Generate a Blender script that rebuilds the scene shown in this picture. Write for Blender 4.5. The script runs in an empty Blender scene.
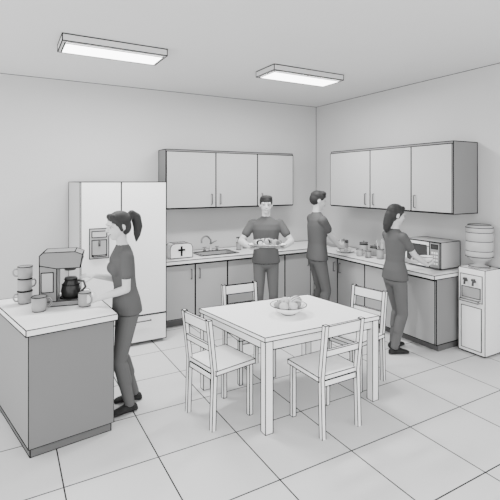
import bpy, math, random
from mathutils import Vector, Matrix
from mathutils.bvhtree import BVHTree
random.seed(3)
V=Vector
# ------------------------------------------------------------ materials
MATS={}
def mat(name,g,rough=.75,emit=0,noise=.0,spec=.25):
    m=bpy.data.materials.new(name); m.use_nodes=True
    nt=m.node_tree; b=nt.nodes['Principled BSDF']
    b.inputs['Base Color'].default_value=(g,g,g,1)
    b.inputs['Roughness'].default_value=rough
    b.inputs['Specular IOR Level'].default_value=spec
    if noise:
        n=nt.nodes.new('ShaderNodeTexNoise'); n.inputs['Scale'].default_value=2.0
        geo=nt.nodes.new('ShaderNodeNewGeometry'); nt.links.new(geo.outputs['Position'],n.inputs['Vector'])
        r=nt.nodes.new('ShaderNodeMapRange'); r.inputs['To Min'].default_value=g-noise; r.inputs['To Max'].default_value=g+noise
        nt.links.new(n.outputs['Fac'],r.inputs['Value'])
        c=nt.nodes.new('ShaderNodeCombineColor')
        for i in range(3): nt.links.new(r.outputs[0],c.inputs[i])
        nt.links.new(c.outputs[0],b.inputs['Base Color'])
    if emit:
        b.inputs['Emission Color'].default_value=(1,1,1,1); b.inputs['Emission Strength'].default_value=emit
    MATS[name]=m; return m
mat('ink',.012,.9,spec=0)
mat('wall_paint',.54,.9,noise=.008)
mat('ceiling_paint',.70,.9,noise=.008)
mat('white',.88); mat('white_top',.94,.6)
mat('cab_front',.44); mat('cab_base',.37); mat('cab_end_shaded',.21); mat('island_front_shaded',.17); mat('island_face',.24)  # cabinet ends and island front are darker: side shading put into the colour
mat('counter',.82,.5); mat('toe',.12); mat('steel',.5,.35,spec=.5); mat('basin',.35,.4)
mat('handle',.08); mat('skin',.56,.7,spec=.15); mat('hair',.025,.6); mat('shirt',.095,.9,spec=.03); mat('pants',.115,.9,spec=.03)
mat('shoe',.02); mat('machine',.21,.5); mat('machine_dark',.05,.4); mat('coffee',.02,.2)
mat('mug',.30,.5); mat('mug_light',.5,.5); mat('lamp_body',.6); mat('lamp_glow',.9,emit=9)
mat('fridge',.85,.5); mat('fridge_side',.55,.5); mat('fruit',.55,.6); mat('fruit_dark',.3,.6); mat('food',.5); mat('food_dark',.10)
mat('bottle',.42,.25,spec=.5); mat('glass_dark',.06,.2,spec=.5); mat('eye_white',.8)
def tile_mat():
    m=bpy.data.materials.new('floor_tile'); m.use_nodes=True; nt=m.node_tree; b=nt.nodes['Principled BSDF']
    N=nt.nodes.new; L=nt.links.new
    geo=N('ShaderNodeNewGeometry'); sep=N('ShaderNodeSeparateXYZ'); L(geo.outputs['Position'],sep.inputs[0])
    T=.62; W=.010
    outs=[]
    for ax,off in ((0,.30),(1,.12)):
        a=N('ShaderNodeMath'); a.operation='ADD'; L(sep.outputs[ax],a.inputs[0]); a.inputs[1].default_value=off+30*T
        d=N('ShaderNodeMath'); d.operation='DIVIDE'; L(a.outputs[0],d.inputs[0]); d.inputs[1].default_value=T
        f=N('ShaderNodeMath'); f.operation='FRACT'; L(d.outputs[0],f.inputs[0])
        c=N('ShaderNodeMath'); c.operation='LESS_THAN'; L(f.outputs[0],c.inputs[0]); c.inputs[1].default_value=W/T
        outs.append(c)
    mx=N('ShaderNodeMath'); mx.operation='MAXIMUM'; L(outs[0].outputs[0],mx.inputs[0]); L(outs[1].outputs[0],mx.inputs[1])
    mix=N('ShaderNodeMix'); mix.data_type='RGBA'; L(mx.outputs[0],mix.inputs['Factor'])
    mix.inputs['A'].default_value=(.62,.62,.62,1); mix.inputs['B'].default_value=(.03,.03,.03,1)
    L(mix.outputs['Result'],b.inputs['Base Color']); b.inputs['Roughness'].default_value=.8; b.inputs['Specular IOR Level'].default_value=.15
    MATS['floor_tile']=m
tile_mat()

# ------------------------------------------------------------ builder
class B:
    def __init__(s,name,origin=(0,0,0),rotz=0,lw=.004):
        s.name=name; s.v=[]; s.f=[]; s.m=[]; s.sm=[]; s.mn=[]; s.lw=lw
        s.M=Matrix.Translation(V(origin))@Matrix.Rotation(rotz,4,'Z')
    def mi(s,n):
        if n not in s.mn: s.mn.append(n)
        return s.mn.index(n)
    def add(s,vs,fs,m,smooth=False):
        o=len(s.v); k=s.mi(m)
        s.v+= [tuple(V(p)) for p in vs]
        for f in fs: s.f.append([i+o for i in f]); s.m.append(k); s.sm.append(smooth)
    def line(s,a,b,r=None,m='ink'):
        r=r or s.lw; a=V(a); b=V(b); d=(b-a)
        if d.length<1e-6: return
        d.normalize(); u=d.orthogonal().normalized(); w=d.cross(u)
        a=a-d*r*.7; b=b+d*r*.7
        vs=[]
        for p in (a,b):
            for k in range(6):
                t=k*math.pi/3; vs.append(p+(u*math.cos(t)+w*math.sin(t))*r)
        fs=[[k,(k+1)%6,6+(k+1)%6,6+k] for k in range(6)]+[[5,4,3,2,1,0],[6,7,8,9,10,11]]
        s.add(vs,fs,m)
    def poly(s,pts,closed=False,r=None,m='ink'):
        n=len(pts)
        for i in range(n if closed else n-1): s.line(pts[i],pts[(i+1)%n],r,m)
    def prism(s,pts,z0,z1,m,lines=True,top=None):
        n=len(pts); vs=[(p[0],p[1],z0) for p in pts]+[(p[0],p[1],z1) for p in pts]
        s.add(vs,[[i,(i+1)%n,n+(i+1)%n,n+i] for i in range(n)]+[list(range(n))[::-1]],m)
        s.add(vs[n:],[list(range(n))],top or m)
        if lines:
            s.poly(vs[:n],True); s.poly(vs[n:],True)
            for i in range(n): s.line(vs[i],vs[n+i])
    def box(s,a,b,m,lines=True,top=None):
        s.prism([(a[0],a[1]),(b[0],a[1]),(b[0],b[1]),(a[0],b[1])],a[2],b[2],m,lines,top)
    def lathe(s,prof,c,m,n=28,rings=(),smooth=True,caps=True):
        vs=[];fs=[]
        for r,z in prof:
            for k in range(n):
                t=2*math.pi*k/n; vs.append((c[0]+r*math.cos(t),c[1]+r*math.sin(t),c[2]+z))
        for i in range(len(prof)-1):
            for k in range(n): fs.append([i*n+k,i*n+(k+1)%n,(i+1)*n+(k+1)%n,(i+1)*n+k])
        if caps:
            fs.append(list(range(n))[::-1]); fs.append([(len(prof)-1)*n+k for k in range(n)])
        s.add(vs,fs,m,smooth)
        for i in rings:
            s.poly(vs[i*n:(i+1)*n],True)
    def ell(s,c,r,m,n=16,ax=None):
        vs=[];fs=[];c=V(c); h=n//2
        A=ax or (V((1,0,0)),V((0,1,0)),V((0,0,1)))
        for i in range(1,h):
            ph=math.pi*i/h
            for k in range(n):
                t=2*math.pi*k/n
                vs.append(c+A[0]*r[0]*math.sin(ph)*math.cos(t)+A[1]*r[1]*math.sin(ph)*math.sin(t)+A[2]*r[2]*math.cos(ph))
        vs.append(c+A[2]*r[2]); vs.append(c-A[2]*r[2]); T=len(vs)-2
        for i in range(h-2):
            for k in range(n): fs.append([i*n+k,(i+1)*n+k,(i+1)*n+(k+1)%n,i*n+(k+1)%n])
        for k in range(n):
            fs.append([T,k,(k+1)%n]); fs.append([T+1,(h-2)*n+(k+1)%n,(h-2)*n+k])
        s.add(vs,fs,m,True)
    def tube(s,pts,rs,m,n=12):
        pts=[V(p) for p in pts]
        if not isinstance(rs,(list,tuple)): rs=[rs]*len(pts)
        d0=(pts[1]-pts[0]).normalized(); u=d0.orthogonal().normalized(); vs=[];fs=[]
        for i,p in enumerate(pts):
            d=(pts[min(i+1,len(pts)-1)]-pts[max(i-1,0)]).normalized()
            u=(u-d*u.dot(d)).normalized(); w=d.cross(u)
            for k in range(n):
                t=2*math.pi*k/n; vs.append(p+(u*math.cos(t)+w*math.sin(t))*rs[i])
        for i in range(len(pts)-1):
            for k in range(n): fs.append([i*n+k,i*n+(k+1)%n,(i+1)*n+(k+1)%n,(i+1)*n+k])
        fs.append(list(range(n))[::-1]); fs.append([(len(pts)-1)*n+k for k in range(n)])
        s.add(vs,fs,m,True)
    def loft(s,rings,m,n=24):
        vs=[];fs=[]
        for c,a,b in rings:
            c=V(c);a=V(a);b=V(b)
            for k in range(n):
                t=2*math.pi*k/n
                vs.append(c+a*math.cos(t)+b*math.sin(t))
        for i in range(len(rings)-1):
            for k in range(n): fs.append([i*n+k,i*n+(k+1)%n,(i+1)*n+(k+1)%n,(i+1)*n+k])
        fs.append(list(range(n))[::-1]); fs.append([(len(rings)-1)*n+k for k in range(n)])
        s.add(vs,fs,m,True)
    def cap(s,p0,r0,p1,r1,m,n=14):
        p0=V(p0);p1=V(p1); d=(p1-p0); d.normalize(); u=d.orthogonal().normalized(); w=d.cross(u)
        R=[]
        for k in range(1,5):
            a=math.pi/2*k/4; R.append((p0-d*r0*math.cos(a),r0*math.sin(a)))
        for k in range(4,0,-1):
            a=math.pi/2*k/4; R.append((p1+d*r1*math.cos(a),r1*math.sin(a)))
        s.loft([(c,u*r,w*r) for c,r in R],m,n)
    def mesh(s):
        me=bpy.data.meshes.new(s.name); me.from_pydata(s.v,[],s.f)
        for n in s.mn: me.materials.append(MATS[n])
        me.polygons.foreach_set('material_index',s.m); me.polygons.foreach_set('use_smooth',s.sm); me.update(); return me
    def done(s):
        me=s.mesh(); o=bpy.data.objects.new(s.name,me); o.matrix_world=s.M; bpy.context.scene.collection.objects.link(o); return o

# ------------------------------------------------------------ room
WX,WY,CH=4.90,6.22,3.308
b=B('floor'); b.box((-2.5,-1.5,-.1),(WX+.1,WY+.1,0),'floor_tile',False); b.done()
b=B('ceiling'); b.box((-2.0,.3,CH),(WX+.1,WY+.1,CH+.1),'ceiling_paint',False); b.done()
b=B('wall_back',lw=.006); b.box((-2.5,WY,0),(WX+.1,WY+.1,CH),'wall_paint',False)
b.line((-2.5,WY,CH),(WX,WY,CH)); b.line((-2.5,WY,.005),(WX,WY,.005)); b.line((WX,WY,0),(WX,WY,CH)); b.done()
b=B('wall_right',lw=.006); b.box((WX,.3,0),(WX+.1,WY,CH),'wall_paint',False)
b.line((WX,.3,CH),(WX,WY,CH)); b.line((WX,.3,.005),(WX,WY,.005)); b.done()

# ceiling lights
for x0,x1,y0,y1 in ((.45,1.437,4.25,4.65),(2.68,3.72,4.17,4.58)):
    b=B('ceiling_light',((x0+x1)/2,(y0+y1)/2,CH-.07),lw=.005); hx=(x1-x0)/2;hy=(y1-y0)/2
    b.box((-hx,-hy,0),(hx,hy,.064),'lamp_body')
    b.box((-hx+.03,-hy+.04,-.012),(hx-.03,hy-.04,.0),'lamp_glow'); b.done()

# ------------------------------------------------------------ cabinets
def handle(b,p,ax,L=.13,out=(0,-1,0)):
    p=V(p);o=V(out)*.028; a=V(ax)*L/2
    b.tube([p-a,p-a+o,p+a+o,p+a],.007,'handle',8)
X0,X1,Yf=1.967,4.138,5.86
b=B('upper_cabinet',(X0,Yf,1.565),lw=.0055); W=X1-X0; Hh=.85; D=WY-Yf-.014
b.box((0,.02,0),(W,D,Hh),'cab_end_shaded')
for i,(a,c) in enumerate(((0,.353),(.353,.685),(.685,1))):
    b.box((a*W+.004,0,.012),(c*W-.004,.02,Hh-.03),'cab_front')
for hx in (.353*W-.07,.353*W+.07,.685*W+.08): handle(b,(hx,0,.13),(0,0,1),.15)
b.done()
Xf,Y0,Y1=4.42,3.14,5.26
b=B('upper_cabinet',(Xf,Y0,1.58),lw=.005); W=Y1-Y0; D=WX-Xf-.014; Hh=.84
b.box((.02,0,0),(D,W,Hh),'cab_end_shaded')
for a,c in ((0,.27),(.27,.60),(.60,1)):
    b.box((0,a*W+.004,.012),(.02,c*W-.004,Hh-.03),'cab_front')
for hy in (.27*W-.06,.60*W-.07,.60*W+.08): handle(b,(0,hy,.13),(0,0,1),.15,(-1,0,0))
b.done()
# base cabinets back, with sink cut-out
bx0,bx1,by=1.765,4.885,5.50
sx0,sx1,sy0,sy1=2.42,2.98,5.64,5.98
b=B('base_cabinet',(0,0,0),lw=.0055); WB=WY-.014
b.box((bx0,by+.02,.1),(bx1-.62,by+.05,.85),'cab_base',False)
b.box((bx0,by+.05,.1),(bx0+.03,WB,.85),'cab_end_shaded',False)
b.box((bx0,WB-.04,.1),(bx1,WB,.85),'cab_end_shaded',False)
b.box((bx0,by+.05,.1),(bx1,WB-.04,.13),'cab_end_shaded',False)
b.box((bx0,by+.08,0),(bx1-.62,by+.12,.1),'toe',False)
b.box((4.222,5.459,.1),(4.30,5.53,.85),'cab_base',False)
n=5; w=(4.22-bx0)/n
for i in range(n):
    x=bx0+i*w; b.box((x+.005,by,.115),(x+w-.005,by+.02,.83),'cab_base')
    hx=x+w-.06 if i%2==0 else x+.06
    handle(b,(hx,by,.70),(0,0,1),.13)
zt0,zt1=.85,.90; yf=by-.04
for a,c in (((bx0,yf),(sx0,WB)),((sx1,yf),(bx1,WB)),((sx0,yf),(sx1,sy0)),((sx0,sy1),(sx1,WB))):
    b.box((a[0],a[1],zt0),(c[0],c[1],zt1),'counter',False)
b.poly([(bx0,yf,zt1),(4.17,yf,zt1)]); b.poly([(bx0,yf,zt0),(4.17,yf,zt0)]); b.line((bx0,yf,zt0),(bx0,yf,zt1))
b.line((bx0,WB,zt1),(bx1,WB,zt1)); b.line((bx0,yf,zt1),(bx0,WB,zt1))
b.done()
# sink
b=B('kitchen_sink',(sx0,sy0,.90),lw=.0045); w=sx1-sx0; d=sy1-sy0
for a,c in (((-.02,-.02),(w+.02,.012)),((-.02,d-.012),(w+.02,d+.02)),((-.02,.012),(.012,d-.012)),((w-.012,.012),(w+.02,d-.012))):
    b.box((a[0],a[1],0.001),(c[0],c[1],.008),'steel',False)
b.poly([(-.02,-.02,.008),(w+.02,-.02,.008),(w+.02,d+.02,.008),(-.02,d+.02,.008)],True)
b.poly([(.012,.012,.008),(w-.012,.012,.008),(w-.012,d-.012,.008),(.012,d-.012,.008)],True)
i_=.012
b.add([(i_,i_,0),(w-i_,i_,0),(w-i_,d-i_,0),(i_,d-i_,0),(.04,.04,-.17),(w-.04,.04,-.17),(w-.04,d-.04,-.17),(.04,d-.04,-.17)],
      [[0,4,5,1],[1,5,6,2],[2,6,7,3],[3,7,4,0],[4,7,6,5]],'basin')
b.lathe([(.03,0),(.03,.004)],(w/2,d/2,-.168),'machine_dark'); b.done()
# faucet
b=B('sink_faucet',(2.74,6.06,.904),lw=.003)
b.lathe([(.032,0),(.032,.012),(.02,.02),(.018,.09),(.02,.10)],(0,0,0),'steel',rings=(0,4))
pts=[(0,0,.09),(0,0,.16)]+[(-.02-.11*(1-math.cos(t))*.9,-.14*(1-math.cos(t))*.5,.16+.07*math.sin(t)) for t in [i*math.pi/8 for i in range(1,8)]]
pts.append((pts[-1][0]-.002,pts[-1][1]-.004,.14))
b.tube(pts,.014,'machine'); b.tube([(0,0,.10),(.05,0,.125),(.10,0,.14)],[.011,.010,.008],'machine')
for o in (-.13,.13):
    b.lathe([(.022,0),(.018,.03),(.01,.035),(.01,.05)],(o*.8,.0,0),'machine',rings=(0,)); 
    b.tube([(o*.8-.03,0,.052),(o*.8+.03,0,.052)],.008,'machine')
b.done()
for (px_,py_,h_,r_) in ((3.14,5.90,.14,.038),(3.30,6.0,.16,.032)):
    b=B('soap_dispenser',(px_,py_,.905),lw=.004)
    b.lathe([(r_,0),(r_,.01),(r_,h_-.03),(r_*.5,h_-.005),(.014,h_),(.014,h_+.02)],(0,0,0),'mug',rings=(0,2,4))
    b.tube([(0,0,h_+.02),(0,0,h_+.05)],.008,'handle'); b.tube([(.012,0,h_+.05),(-.045,-.01,h_+.047)],.010,'handle'); b.done()
# toaster
b=B('toaster',(2.10,5.70,.901),lw=.0045)
pr=[(-.16,.01),(-.16,.15),(-.14,.19),(-.10,.205),(.10,.205),(.14,.19),(.16,.15),(.16,.01)]
vs=[(x,-.09,z) for x,z in pr]+[(x,.09,z) for x,z in pr]; n=len(pr)
b.add(vs,[[i,(i+1)%n,n+(i+1)%n,n+i][::-1] for i in range(n)]+[list(range(n)),list(range(n,2*n))[::-1]],'white')
b.poly(vs[:n],True); b.poly(vs[n:],True); b.line(vs[3],vs[n+3]); b.line(vs[4],vs[n+4])
for y in (-.035,.035): b.box((-.09,y-.012,.203),(.09,y+.012,.208),'machine_dark',False)
b.box((-.012,-.100,.035),(.012,-.09,.17),'ink',False); b.box((-.050,-.101,.106),(.050,-.09,.130),'ink',False)
for x in (-.11,.11):
    b.box((x-.02,-.07,0),(x+.02,.07,.012),'machine_dark',False)
b.done()

# base cabinets right wall
ry0,ry1,rx=3.226,5.452,4.24
b=B('base_cabinet',(rx,ry0,0),lw=.005); W=ry1-ry0; D=WX-rx-.014
b.box((.02,.0,.09),(D,W,.845),'cab_end_shaded',False)
b.poly([(.02,0,.09),(.02,0,.845),(D,0,.845),(D,0,.09)],True)
b.box((.09,.03,0),(D,W,.09),'toe',False)
n=4;w=(W-.02)/n
for i in range(n):
    y=i*w+.003; b.box((0,y+.004,.10),(.02,y+w-.004,.825),'cab_base')
    hy=y+w-.06 if i%2==0 else y+.06
    handle(b,(0,hy,.70),(0,0,1),.13,(-1,0,0))
b.box((-.04,-.02,.845),(D,W,.89),'counter',False)
b.poly([(D,-.02,.89),(-.04,-.02,.89),(-.04,W,.89)]); b.poly([(D,-.02,.845),(-.04,-.02,.845),(-.04,W,.845)])
b.line((-.04,-.02,.845),(-.04,-.02,.89)); b.line((D,-.02,.89),(D,W,.89)); b.done()

# ------------------------------------------------------------ fridge
b=B('refrigerator',(.735,5.13,0),lw=.005); W=.985; D=1.06; Hf=1.95
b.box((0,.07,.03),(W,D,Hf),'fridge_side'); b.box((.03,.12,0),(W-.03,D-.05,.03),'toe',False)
b.box((.0,0,.36),(W*.45-.003,.07,Hf),'fridge'); b.box((W*.45+.003,0,.36),(W,.07,Hf),'fridge')
b.box((0,0,.04),(W,.07,.35),'fridge')
for x in (W*.45-.045,W*.45+.045): handle(b,(x,0,1.15),(0,0,1),.6)
handle(b,(W/2,0,.29),(1,0,0),.6)
b.box((.09,-.006,1.08),(.30,.002,1.42),'cab_front'); b.box((.115,-.010,1.11),(.275,-.004,1.29),'basin'); b.box((.115,-.010,1.32),(.275,-.004,1.39),'mug_light')
b.tube([(.195,-.02,1.28),(.195,-.02,1.22)],.012,'handle'); b.box((.125,-.03,1.105),(.265,-.006,1.12),'steel',True)
b.done()

# ------------------------------------------------------------ island
A_,B_,C_,D_=V((.124,3.362,0)),V((.765,3.441,0)),V((.70,4.40,0)),V((-.10,4.36,0))
cen=(A_+B_+C_+D_)/4
def shr(k): return [tuple((p-cen)*(1-k)) for p in (A_,B_,C_,D_)]
b=B('kitchen_island',cen,lw=.004)
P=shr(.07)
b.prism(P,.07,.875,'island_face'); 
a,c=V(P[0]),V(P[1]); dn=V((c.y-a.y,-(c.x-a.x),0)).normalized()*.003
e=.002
b.add([a+dn+V((0,0,.07+e)),c+dn+V((0,0,.07+e)),c+dn+V((0,0,.875)),a+dn+V((0,0,.875))],[[0,1,2,3]],'island_front_shaded')  # darker sheet over the front face, its shade painted as colour
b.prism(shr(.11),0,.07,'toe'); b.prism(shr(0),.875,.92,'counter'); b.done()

# ------------------------------------------------------------ table
TA,TB,TC,TD=V((1.737,2.833,0)),V((2.917,2.80,0)),V((2.80,3.70,0)),V((1.60,3.80,0))
tc=(TA+TB+TC+TD)/4; cs=[p-tc for p in (TA,TB,TC,TD)]
b=B('dining_table',tc,lw=.004)
b.prism([tuple(p) for p in cs],.715,.75,'white_top')
ins=[p*.93 for p in cs]
for i in range(4):
    a,c=ins[i],ins[(i+1)%4]; d=(c-a).normalized(); nrm=V((d.y,-d.x,0))*.012
    b.prism([tuple(a-nrm),tuple(a+nrm),tuple(c+nrm),tuple(c-nrm)][::-1],.64,.715,'white')
for p in cs:
    q=p*.93; 
    b.box((q.x-.034,q.y-.034,0),(q.x+.034,q.y+.034,.715),'white')
b.done()

# ------------------------------------------------------------ chairs
def chair(p,ang,lw=.0038):
    b=B('dining_chair',(p[0],p[1],0),math.radians(ang-90),lw)
    w=.20; d=.19; t=.017
    for sx in (-1,1):
        x=sx*(w-t)
        vs=[];
        for z,y in ((0,-d-.015),(.45,-d),(.87,-d-.05)):
            vs+= [(x-t,y-t,z),(x+t,y-t,z),(x+t,y+t,z),(x-t,y+t,z)]
        fs=[[0,3,2,1],[8,9,10,11]]
        for k in (0,4):
            for j in range(4): fs.append([k+j,k+(j+1)%4,k+4+(j+1)%4,k+4+j])
        b.add(vs,fs,'white'); b.poly(vs[8:12],True)
        for j in range(4): b.poly([vs[j],vs[4+j],vs[8+j]])
        b.box((x-t,d-2*t,0),(x+t,d,.43),'white')
    b.box((-w-.01,-d+.0,.43),(w+.01,d+.02,.465),'white_top')
    def yb(z): return -d-.05*(z-.45)/.42
    for z0,z1 in ((.77,.86),(.62,.67)):
        y0,y1=yb(z0),yb(z1)
        vs=[(-w+2*t,y0-.011,z0),(w-2*t,y0-.011,z0),(w-2*t,y0+.011,z0),(-w+2*t,y0+.011,z0),(-w+2*t,y1-.011,z1),(w-2*t,y1-.011,z1),(w-2*t,y1+.011,z1),(-w+2*t,y1+.011,z1)]
        b.add(vs,[[0,3,2,1],[4,5,6,7],[0,1,5,4],[1,2,6,5],[2,3,7,6],[3,0,4,7]],'white')
        b.poly(vs[:4],True); b.poly(vs[4:],True)
    b.box((-w+2*t,d-2*t+.006,.385),(w-2*t,d-.008,.43),'white'); b.box((-w+2*t,-d-.008,.385),(w-2*t,-d+.012,.43),'white')
    b.done()
chair((1.585,3.31),10); chair((2.275,2.79),91); chair((2.16,3.83),-93,.0045); chair((3.0,3.20),190,.0042)

# ------------------------------------------------------------ fruit bowl
b=B('fruit_bowl',(2.242,3.25,.756),lw=.0035)
b.lathe([(.06,0),(.07,.01),(.12,.035),(.165,.080),(.158,.080),(.11,.040),(.05,.02)],(0,0,0),'white_top',rings=(0,3),n=32)
for i,(x,y,z,r,m) in enumerate(((-.07,-.03,.078,.042,'fruit'),(.01,-.06,.078,.042,'fruit'),(.08,-.02,.078,.042,'fruit_dark'),(.06,.06,.078,.042,'fruit'),(-.03,.06,.078,.042,'fruit_dark'),(-.10,.03,.08,.034,'fruit_dark'),(-.03,.01,.112,.04,'fruit'))):
    b.ell((x,y,z),(r,r,r*.93),m); b.tube([(x,y,z+r*.85),(x+.004,y,z+r*1.25)],.003,'ink')
for j in range(2):
    o=j*.032
    arc=[(-.03+o*.6+.15*(i/7),-.05+o,.095+.035*math.sin(math.pi*i/7)+.008*j) for i in range(8)]
    b.tube(arc,[.005,.012,.016,.018,.018,.016,.011,.005],'fruit'); b.poly([(x,y-.013,z+.011) for x,y,z in arc[1:-1]],r=.002)
b.done()

# ------------------------------------------------------------ mugs
def mug(p,ang=0,r=.05,h=.10,m='mug',lw=.0032):
    b=B('coffee_mug',(p[0],p[1],p[2]+.004),math.radians(ang),lw)
    b.lathe([(r*.86,0),(r*.95,.008),(r,.02),(r,h),(r-.005,h),(r-.006,.015),(.01,.012)],(0,0,0),m,rings=(0,3))
    pts=[(r-.004,0,h*.82),(r+.022,0,h*.84),(r+.034,0,h*.66),(r+.033,0,h*.45),(r+.02,0,h*.26),(r-.004,0,h*.22)]
    b.tube(pts,.007,m,10); b.poly([(x,-.007,z) for x,y,z in pts],r=.0018); b.done()
mug((.145,4.144,.92),200,.058,.10); mug((.145,4.144,1.024),20,.056,.10); mug((.147,4.142,1.128),185,.058,.10)
mug((.234,3.832,.92),-10,.056,.11); 
mug((.575,3.80,.92),-60,.052,.11)

# ------------------------------------------------------------ coffee maker
b=B('coffee_maker',(.43,3.99,.924),math.radians(-12),lw=.0038)
b.box((-.17,-.11,0),(.16,.11,.04),'machine'); b.box((-.17,-.11,.04),(-.04,.11,.34),'machine')
pr=[(-.17,.34),(-.17,.42),(-.14,.445),(.10,.445),(.16,.42),(.14,.31),(-.04,.31)]
vs=[(x,-.115,z) for x,z in pr]+[(x,.115,z) for x,z in pr]; n=len(pr)
b.add(vs,[[i,(i+1)%n,n+(i+1)%n,n+i] for i in range(n)]+[list(range(n))[::-1],list(range(n,2*n))],'machine')
b.poly(vs[:n],True); b.poly(vs[n:],True)
for i in range(n): b.line(vs[i],vs[n+i])
b.box((-.155,-.118,.12),(-.065,-.108,.28),'basin',True)
b.lathe([(.045,0),(.055,.03)],(.055,0,.275),'machine_dark')
b.lathe([(.06,0),(.075,.015),(.08,.06),(.07,.11),(.05,.14),(.052,.155)],(.06,0,.043),'coffee',rings=(0,3,5))
b.lathe([(.054,0),(.045,.016),(.012,.02)],(.06,0,.198),'machine_dark')
b.tube([(.11,-.02,.185),(.165,-.04,.18),(.18,-.045,.13),(.14,-.03,.085)],.010,'machine_dark')
b.lathe([(.085,0),(.085,.004)],(.06,0,.04),'machine_dark',rings=(1,))
for i in range(3): b.ell((.155,-.05+.05*i,.375),(.006,.012,.012),'handle')
b.done()

# ------------------------------------------------------------ microwave
b=B('microwave_oven',(4.52,3.36,.893),lw=.0042); Wm=.52
b.box((0,0,.012),(.36,Wm,.33),'mug_light')
b.box((-.018,.15,.018),(0,Wm-.004,.325),'white'); b.box((-.018,.004,.018),(0,.145,.325),'mug')
b.box((-.021,.19,.06),(-.017,Wm-.04,.28),'glass_dark')
b.box((-.021,.03,.25),(-.017,.12,.30),'glass_dark')
for i in range(4):
    for j in range(3): b.box((-.022,.032+.032*j,.06+.042*i),(-.017,.054+.032*j,.085+.042*i),'white',False)
handle(b,(-.018,.165,.17),(0,0,1),.2,(-1,0,0))
for x in (.04,.32):
    for y in (.04,Wm-.04): b.lathe([(.015,0),(.015,.013)],(x,y,0),'machine_dark')
b.done()

def jar(name,p,r,h,m,lid=True,lw=.004):
    b=B(name,(p[0],p[1],p[2]+.004),0,lw)
    b.lathe([(r*.9,0),(r,.01),(r,h*.8),(r*.92,h*.86)],(0,0,0),m,rings=(0,2))
    if lid: b.lathe([(r*.96,h*.84),(r*.96,h*.97),(r*.5,h),(.01,h)],(0,0,0),'machine',rings=(0,1)); b.ell((0,0,h+.01),(.014,.014,.014),'machine')
    b.done()
jar('storage_jar',(4.60,4.72,.89),.06,.17,'mug_light'); jar('storage_jar',(4.62,4.52,.89),.065,.14,'mug')
jar('storage_jar',(4.60,5.15,.89),.07,.15,'mug')
b=B('utensil_holder',(4.50,4.30,.894),lw=.0038)
b.lathe([(.045,0),(.05,.01),(.052,.13),(.046,.13),(.044,.02),(.01,.015)],(0,0,0),'mug',rings=(0,2))
for x,y,dx,dy in ((-.02,0,-.03,.01),(.02,.01,.04,.02),(0,-.02,.0,-.03)):
    b.tube([(x,y,.02),(x+dx,y+dy,.22)],.006,'steel'); b.ell((x+dx,y+dy,.235),(.018,.008,.026),'steel')
b.done()
mug((4.42,4.62,.89),200,.045,.09,'mug_light'); mug((4.42,4.45,.89),200,.045,.09,'mug')
b=B('serving_plate',(4.45,4.95,.894),lw=.0035); b.lathe([(.07,0),(.13,.02),(.128,.026),(.07,.008)],(0,0,0),'white_top',rings=(0,1))
for i in range(6):
    t=i*1.05; b.ell((.06*math.cos(t),.06*math.sin(t),.035),(.035,.03,.025),'food' if i%2 else 'fruit_dark')
b.done()

# ------------------------------------------------------------ water cooler
b=B('water_cooler',(4.59,2.86,0),lw=.0042); w=.29; d=.32
b.box((0,0,.02),(w,d,.97),'white'); b.box((.02,.02,0),(w-.02,d-.02,.02),'toe',False)
b.box((-.006,.03,.60),(.004,d-.03,.90),'counter'); b.box((-.010,.05,.64),(-.004,d-.05,.76),'basin')
b.box((-.05,.05,.60),(0,d-.05,.625),'steel'); b.box((-.006,.04,.06),(.002,d-.04,.54),'white_top')
for y in (.11,.21):
    b.tube([(0,y,.83),(-.05,y,.83),(-.055,y,.79)],.012,'machine_dark'); b.box((-.06,y-.016,.84),(-.03,y+.016,.865),'machine_dark',False)
c=(w/2,d/2,0)
b.lathe([(.11,.97),(.11,.99),(.06,1.0),(.055,1.02),(.09,1.05),(.143,1.10),(.145,1.15),(.138,1.165),(.145,1.18),(.145,1.26),(.138,1.275),(.145,1.29),(.145,1.36),(.138,1.375),(.145,1.39),(.143,1.43),(.12,1.46),(.0005,1.465)],c,'bottle',rings=(0,1,5,7,10,13,15,16),n=32)
b.done()

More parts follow.
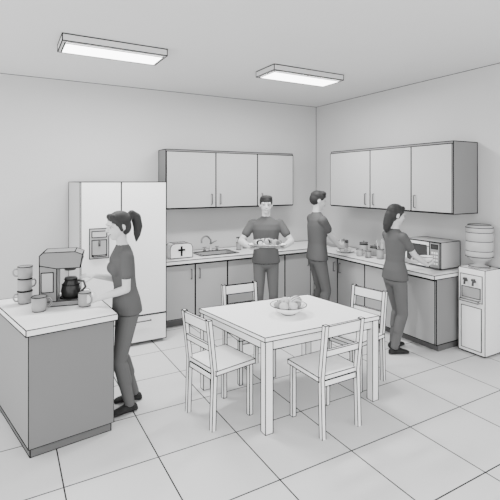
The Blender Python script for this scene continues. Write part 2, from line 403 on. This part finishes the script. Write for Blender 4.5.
# ------------------------------------------------------------ people
def ik(a,t,l1,l2,hint):
    a=V(a);t=V(t); d=t-a; L=d.length
    if L>(l1+l2)*.995: t=a+d.normalized()*(l1+l2)*.995; d=t-a; L=d.length
    x=(l1*l1-l2*l2+L*L)/(2*L); h=math.sqrt(max(l1*l1-x*x,0)); dn=d.normalized()
    hv=V(hint); hv=(hv-dn*hv.dot(dn)).normalized()
    return a+dn*x+hv*h,t
def hand(S,w,d,n,s_,curl,k,mm='skin'):
    d=V(d).normalized(); n=V(n); n=(n-d*n.dot(d)).normalized(); sd=V(s_); sd=(sd-d*sd.dot(d)-n*sd.dot(n)).normalized(); w=V(w)
    S.loft([(w-d*.01*k,sd*.022*k,n*.019*k),(w+d*.015*k,sd*.029*k,n*.018*k),(w+d*.05*k,sd*.040*k,n*.017*k),(w+d*.085*k,sd*.040*k,n*.013*k),(w+d*.095*k,sd*.034*k,n*.009*k)],mm,16)
    for off,L in ((.033,.070),(.0115,.079),(-.0105,.074),(-.032,.058)):
        p=w+d*.083*k+sd*off*k; ang=0; spread=off*1.6; base=(d+sd*spread).normalized()
        r=.0088*k
        for seg,fr in enumerate((.45,.32,.25)):
            ang+=math.radians(curl)*(0.8,1.1,.9)[seg]
            dr=(base*math.cos(ang)+n*math.sin(ang)); q=p+dr*L*fr*k
            S.cap(p,r,q,r*.92,mm,10); p=q; r*=.92
    p=w+d*.022*k+sd*.026*k; r=.0115*k
    for i,(L,a,bn) in enumerate(((.036,.95,.35),(.030,.55,.5),(.024,.25,.6))):
        f=curl/45
        dr=(d*(.6+.2*i)+sd*a+n*bn*(.4+f)).normalized(); q=p+dr*L*k; S.cap(p,r,q,r*.88,mm,10); p=q; r*=.88
def person(name,loc,ang,H,female,hands,feet=None,head=(0,0),hair='short',lean=0,voxel=.0055,inkw=1):
    k=H/1.75; th=math.radians(ang)
    M=Matrix.Translation(V((loc[0],loc[1],0)))@Matrix.Rotation(th-math.pi/2,4,'Z'); Mi=M.inverted(); R3=Mi.to_3x3()
    S=B(name)
    X,Y,Z=V((1,0,0)),V((0,1,0)),V((0,0,1))
    if female: TR=[(.865,.186,.130,0),(.90,.183,.128,0),(.98,.165,.120,0),(1.08,.130,.098,.0),(1.17,.130,.10,.005),(1.27,.148,.112,.012),(1.35,.155,.105,.005),(1.40,.145,.085,-.005),(1.44,.095,.068,-.01),(1.465,.058,.055,-.008)]
    else: TR=[(.865,.190,.132,0),(.90,.188,.130,0),(.98,.174,.122,0),(1.08,.160,.112,.0),(1.20,.170,.118,.0),(1.31,.188,.122,.005),(1.38,.188,.108,0),(1.425,.150,.085,-.005),(1.455,.095,.07,-.008),(1.475,.062,.06,-.006)]
    def ly(zz): return lean*max(0,zz-.9)
    S.loft([((0,(y+ly(a))*k,a*k),X*w*k,Y*d*k) for a,w,d,y in TR],'shirt',32)
    if female:
        for sx in (-1,1): S.ell((sx*.062*k,(.085+ly(1.25))*k,1.255*k),(.058*k,.052*k,.06*k),'shirt')
    hw=.158 if female else .155
    S.loft([((0,0,a*k),X*w*k,Y*d*k) for a,w,d in ((.78,.09,.08),(.82,.145,.105),(.88,hw,.108),(.93,hw,.105),(.98,.13,.09))],'pants',28)
    feet=feet or ((-.10,0,0),(.10,0,0))
    for sx,ft in zip((-1,1),feet):
        hip=V((sx*.082*k,0,.86*k)); an=V((ft[0]*k,ft[1]*k,.085*k))
        kn,an=ik(hip,an,.41*k,.385*k,(sx*.05,1,0))
        tr=.088 if female else .091
        S.cap(hip,tr*k,kn,.062*k,'pants',20); S.cap(kn,.062*k,an,(.046 if female else .054)*k,'pants',20)
        S.cap(kn+(an-kn)*.15+V((0,-.012*k,0)),.058*k,kn+(an-kn)*.5+V((0,-.012*k,0)),.054*k,'pants',16)
        fd=math.radians(ft[2]); f=V((math.sin(fd),math.cos(fd),0)); g=V((f.y,-f.x,0))
        c0=V((an.x,an.y,0))
        S.loft([(c0+f*o*k+Z*hh*k*.5,g*wd*k,Z*hh*.5*k) for o,wd,hh in ((-.075,.012,.03),(-.065,.030,.06),(-.02,.037,.085),(.03,.040,.082),(.09,.046,.06),(.14,.044,.045),(.17,.030,.035),(.182,.01,.02))],'shoe',18)
        S.cap(c0+Z*.05*k,.036*k,c0+Z*.10*k,.034*k,'shoe')
    nb=V((0,(-.012+ly(1.42))*k,1.42*k)); hc=V((0,(.018+ly(1.6))*k,1.632*k))
    nr=.043 if female else .053
    S.cap(nb,nr*1.12*k,hc-Z*.075*k-Y*.018*k,nr*k,'skin',20)
    S.loft([(V((0,(ly(1.45)-.004)*k,1.445*k)),X*.07*k,Y*.058*k),(V((0,(ly(1.45)-.006)*k,1.478*k)),X*.05*k,Y*.05*k)],'skin',20)
    Hm=Matrix.Rotation(math.radians(head[0]),3,'Z')@Matrix.Rotation(math.radians(head[1]),3,'X')
    r_,f_,u_=Hm@X,Hm@Y,Hm@Z
    hk=k*1.04
    hp=lambda r,f,u: hc+(r_*r+f_*f+u_*u)*hk
    def he(c,rad,m): S.ell(hp(*c),[q*hk for q in rad],m,20,ax=(r_,f_,u_))
    he((0,-.005,.025),(.073,.094,.090),'skin'); he((0,.022,-.035),(.062,.070,.062),'skin'); he((0,.040,-.080),(.036,.042,.034),'skin')
    S.cap(hp(0,.088,.012),.007*k,hp(0,.106,-.024),.011*k,'skin'); 
    for sx in (-1,1):
        he((sx*.076,-.012,-.01),(.010,.018,.030),'skin'); he((sx*.012,.096,-.026),(.007,.009,.006),'skin')
        he((sx*.035,.070,.028),(.026,.022,.010),'skin')
    he((0,.092,-.052),(.020,.008,.005),'skin'); he((0,.090,-.062),(.017,.009,.006),'skin')
    if hair=='short':
        he((0,-.010,.060),(.085,.101,.067),'hair'); he((0,-.045,.015),(.078,.074,.080),'hair')
        for sx in (-1,1): he((sx*.064,.008,.038),(.019,.044,.034),'hair')
        he((.02,.035,.094),(.060,.050,.032),'hair'); he((-.03,.02,.094),(.052,.058,.032),'hair')
    else:
        he((0,-.020,.043),(.085,.103,.088),'hair'); he((0,-.05,-.005),(.076,.068,.086),'hair')
        for sx in (-1,1):
            S.cap(hp(sx*.030,.050,.090),.028*k,hp(sx*.071,.020,.03),.020*k,'hair'); S.cap(hp(sx*.071,.020,.03),.020*k,hp(sx*.070,-.005,-.03),.015*k,'hair')
        if hair=='pony':
            ch=[(0,-.10,.05,.034),(0,-.140,.078,.038),(0,-.175,.04,.046),(0,-.182,-.04,.044),(0,-.165,-.11,.032),(0,-.15,-.165,.010)]
        else:
            ch=[(0,-.07,-.01,.066),(0,-.078,-.06,.062),(0,-.085,-.12,.055),(0,-.088,-.17,.040),(0,-.08,-.215,.014)]
        for a,c in zip(ch,ch[1:]): S.cap(hp(*a[:3]),a[3]*k,hp(*c[:3]),c[3]*k,'hair',16)
    sw=.150 if female else .180
    for side in ('L','R'):
        sx=-1 if side=='L' else 1
        h=hands[side]; wt=Mi@V(h['w']); d=R3@V(h['d']); n=R3@V(h['n']); sd=R3@V(h['s'])
        hint=V(h.get('hint',(sx*.5,-.6,-.6)))
        sh=V((sx*sw*k,(ly(1.39)-.005)*k,1.385*k)); el,wt=ik(sh,wt,.285*k,.25*k,hint)
        ar=.042 if female else .050
        S.cap(sh,(ar+.012)*k,sh+(el-sh)*.55,(ar+.010)*k,'shirt',18)
        S.ell(sh+V((-sx*.02*k,0,.0)),(.055*k,.058*k,.058*k),'shirt')
        S.cap(sh,ar*k,el,ar*.84*k,'skin',18); S.cap(el,ar*.84*k,el+(wt-el)*.3,ar*.86*k,'skin',18); S.cap(el+(wt-el)*.3,ar*.86*k,wt,ar*.56*k,'skin',16)
        hand(S,wt,d,n,sd,h.get('curl',30),k*(.92 if female else 1))
    src=S.mesh(); so=bpy.data.objects.new('tmp',src); bpy.context.scene.collection.objects.link(so)
    m=so.modifiers.new('r','REMESH'); m.mode='VOXEL'; m.voxel_size=voxel
    m=so.modifiers.new('s','SMOOTH'); m.factor=.5; m.iterations=4
    dg=bpy.context.evaluated_depsgraph_get(); me=bpy.data.meshes.new_from_object(so.evaluated_get(dg))
    bpy.data.objects.remove(so)
    tree=BVHTree.FromPolygons([V(p) for p in S.v],S.f)
    O=B(name); O.M=M
    O.v=[tuple(v.co) for v in me.vertices]; O.f=[list(p.vertices) for p in me.polygons]
    for nm in ('skin','shirt','pants','shoe','hair','ink'): O.mi(nm)
    lab=[]
    for p in me.polygons:
        r=tree.find_nearest(p.center); lab.append(O.mi(S.mn[S.m[r[2]]]))
    ef={}
    for i,f in enumerate(O.f):
        for a,c in zip(f,f[1:]+f[:1]): ef.setdefault((min(a,c),max(a,c)),[]).append(i)
    new=lab[:]
    for e,fs in ef.items():
        if len(fs)==2 and lab[fs[0]]!=lab[fs[1]] and 4 not in (lab[fs[0]],lab[fs[1]]):
            new[fs[0]]=5
            if inkw>1: new[fs[1]]=5
    O.m=new; O.sm=[True]*len(O.f)
    bt=BVHTree.FromPolygons([V(p) for p in O.v],O.f)
    def surf(r,u):
        o=hp(r,.25,u); hit=bt.ray_cast(o,-f_)
        return hit[0] if hit[0] else hp(r,.09,u)
    lw=.0026*k
    for sx in (-1,1):
        p=surf(sx*.031,.0); O.ell(p+f_*-.002,(.0135*k,.004*k,.008*k),'eye_white',12,ax=(r_,f_,u_)); O.ell(p+f_*.0015,(.0065*k,.003*k,.0075*k),'ink',10,ax=(r_,f_,u_))
        O.poly([surf(sx*.017,.004),surf(sx*.026,.010),surf(sx*.037,.010),surf(sx*.046,.003)],r=lw*.5)
        O.poly([surf(sx*.015,.022),surf(sx*.030,.026),surf(sx*.048,.020)],r=lw)
    O.poly([surf(-.022,-.055),surf(-.010,-.058),surf(.010,-.058),surf(.022,-.055)],r=lw)
    O.poly([surf(-.010,-.033),surf(0,-.036),surf(.010,-.033)],r=lw*.6)
    bpy.data.meshes.remove(me)
    return O.done()

person('woman_pouring_coffee',(.92,3.79),178,1.685,True,{
 'R':dict(w=(.685,3.955,1.13),d=(-1,.15,.15),n=(-.1,.3,-1),s=(0,-1,0),curl=22,hint=(.3,-.5,-.9)),
 'L':dict(w=(.672,3.735,.985),d=(-1,.12,0),n=(.1,1,0),s=(0,0,1),curl=38,hint=(-.5,-.9,-.4))},
 feet=((-.10,.0,-8),(.09,-.08,10)),head=(14,-8),hair='pony',lean=.09)
def loc2w(p,ang,q):
    th=math.radians(ang); f=V((math.cos(th),math.sin(th),0)); r=V((f.y,-f.x,0)); return V((p[0],p[1],0))+r*q[0]+f*q[1]+V((0,0,q[2]))
def dirw(ang,q): return loc2w((0,0),ang,q)
mp=(3.05,4.95); ma=241
person('man_with_platter',mp,ma,1.76,False,{
 'L':dict(w=loc2w(mp,ma,(-.20,.27,1.11)),d=dirw(ma,(.55,.8,0)),n=(0,0,1),s=dirw(ma,(-1,0,0)),curl=14,hint=(-.8,-.4,-.5)),
 'R':dict(w=loc2w(mp,ma,(.20,.27,1.11)),d=dirw(ma,(-.55,.8,0)),n=(0,0,1),s=dirw(ma,(1,0,0)),curl=14,hint=(.8,-.4,-.5))},
 head=(0,-2),hair='short',voxel=.006,inkw=2)
tp=loc2w(mp,ma,(0,.36,1.138))
b=B('food_platter',tp,math.radians(ma-90),lw=.0045)
n=32
def el(rx,ry,zz): return [(rx*math.cos(2*math.pi*i/n),ry*math.sin(2*math.pi*i/n),zz) for i in range(n)]
rr=[el(.14,.10,0),el(.24,.17,.025),el(.237,.167,.03),el(.14,.10,.008)]
vs=sum(rr,[]); fs=[]
for i in range(3):
    for j in range(n): fs.append([i*n+j,i*n+(j+1)%n,(i+1)*n+(j+1)%n,(i+1)*n+j])
fs.append(list(range(n))[::-1]); fs.append([3*n+j for j in range(n)])
b.add(vs,fs,'white_top'); b.poly(rr[1],True); b.poly(rr[0],True)
for i in range(34):
    t=random.random()*6.28; q=random.random()**.5*.85
    b.ell((.20*q*math.cos(t),.13*q*math.sin(t),.045+.035*(1-q)),(.030,.026,.030),random.choice(['food','food_dark','fruit_dark','food_dark','fruit_dark','ink']))
b.done()
person('man_at_counter',(3.71,4.69),-14,1.82,False,{
 'R':dict(w=(4.06,4.635,1.05),d=(1,.1,0),n=(0,1,0),s=(0,0,1),curl=32,hint=(.4,-.5,-.8)),
 'L':dict(w=(4.06,4.805,1.05),d=(1,-.1,0),n=(0,-1,0),s=(0,0,1),curl=32,hint=(-.4,-.5,-.8))},
 head=(-6,-8),hair='short',voxel=.006,inkw=2)
b=B('food_container',(4.165,4.72,1.005),lw=.004)
b.lathe([(.045,0),(.055,.01),(.062,.085),(.065,.085),(.065,.10),(.01,.104)],(0,0,0),'mug_light',rings=(0,3,4)); b.done()
person('woman_at_microwave',(3.93,3.53),-8,1.68,True,{
 'R':dict(w=(4.27,3.36,.985),d=(1,.15,0),n=(0,.5,1),s=(0,-1,.2),curl=30,hint=(.3,-.5,-.8)),
 'L':dict(w=(4.27,3.60,.985),d=(1,-.5,0),n=(0,-.6,1),s=(0,1,.2),curl=30,hint=(-.3,-.5,-.8))},
 feet=((-.09,.05,-6),(.09,-.08,14)),head=(-12,-12),hair='long',voxel=.006,inkw=2)
b=B('soup_bowl',(4.37,3.45,.995),lw=.0036)
b.lathe([(.035,0),(.04,.008),(.07,.04),(.082,.07),(.077,.07),(.06,.035),(.02,.015)],(0,0,0),'white_top',rings=(0,3)); b.done()

# ------------------------------------------------------------ light, world, camera
w=bpy.data.worlds.new('world'); bpy.context.scene.world=w; w.use_nodes=True
w.node_tree.nodes['Background'].inputs[0].default_value=(1,1,1,1); w.node_tree.nodes['Background'].inputs[1].default_value=3.2
def area(name,loc,rot,size,e):
    l=bpy.data.lights.new(name,'AREA'); l.shape='RECTANGLE'; l.size,l.size_y=size; l.energy=e
    o=bpy.data.objects.new(name,l); o.location=loc; o.rotation_euler=rot; bpy.context.scene.collection.objects.link(o)
area('ceiling_lamp_light',(.94,4.45,CH-.10),(0,0,0),(.9,.3),70)
area('ceiling_lamp_light',(3.2,4.38,CH-.10),(0,0,0),(.9,.3),70)
cam=bpy.data.cameras.new('camera'); co=bpy.data.objects.new('camera',cam); bpy.context.scene.collection.objects.link(co)
cam.sensor_width=36; cam.lens=36*432/500; cam.shift_y=-.136
co.location=(0,0,1.95); co.rotation_euler=(math.pi/2,0,-math.radians(29.52)); bpy.context.scene.camera=co
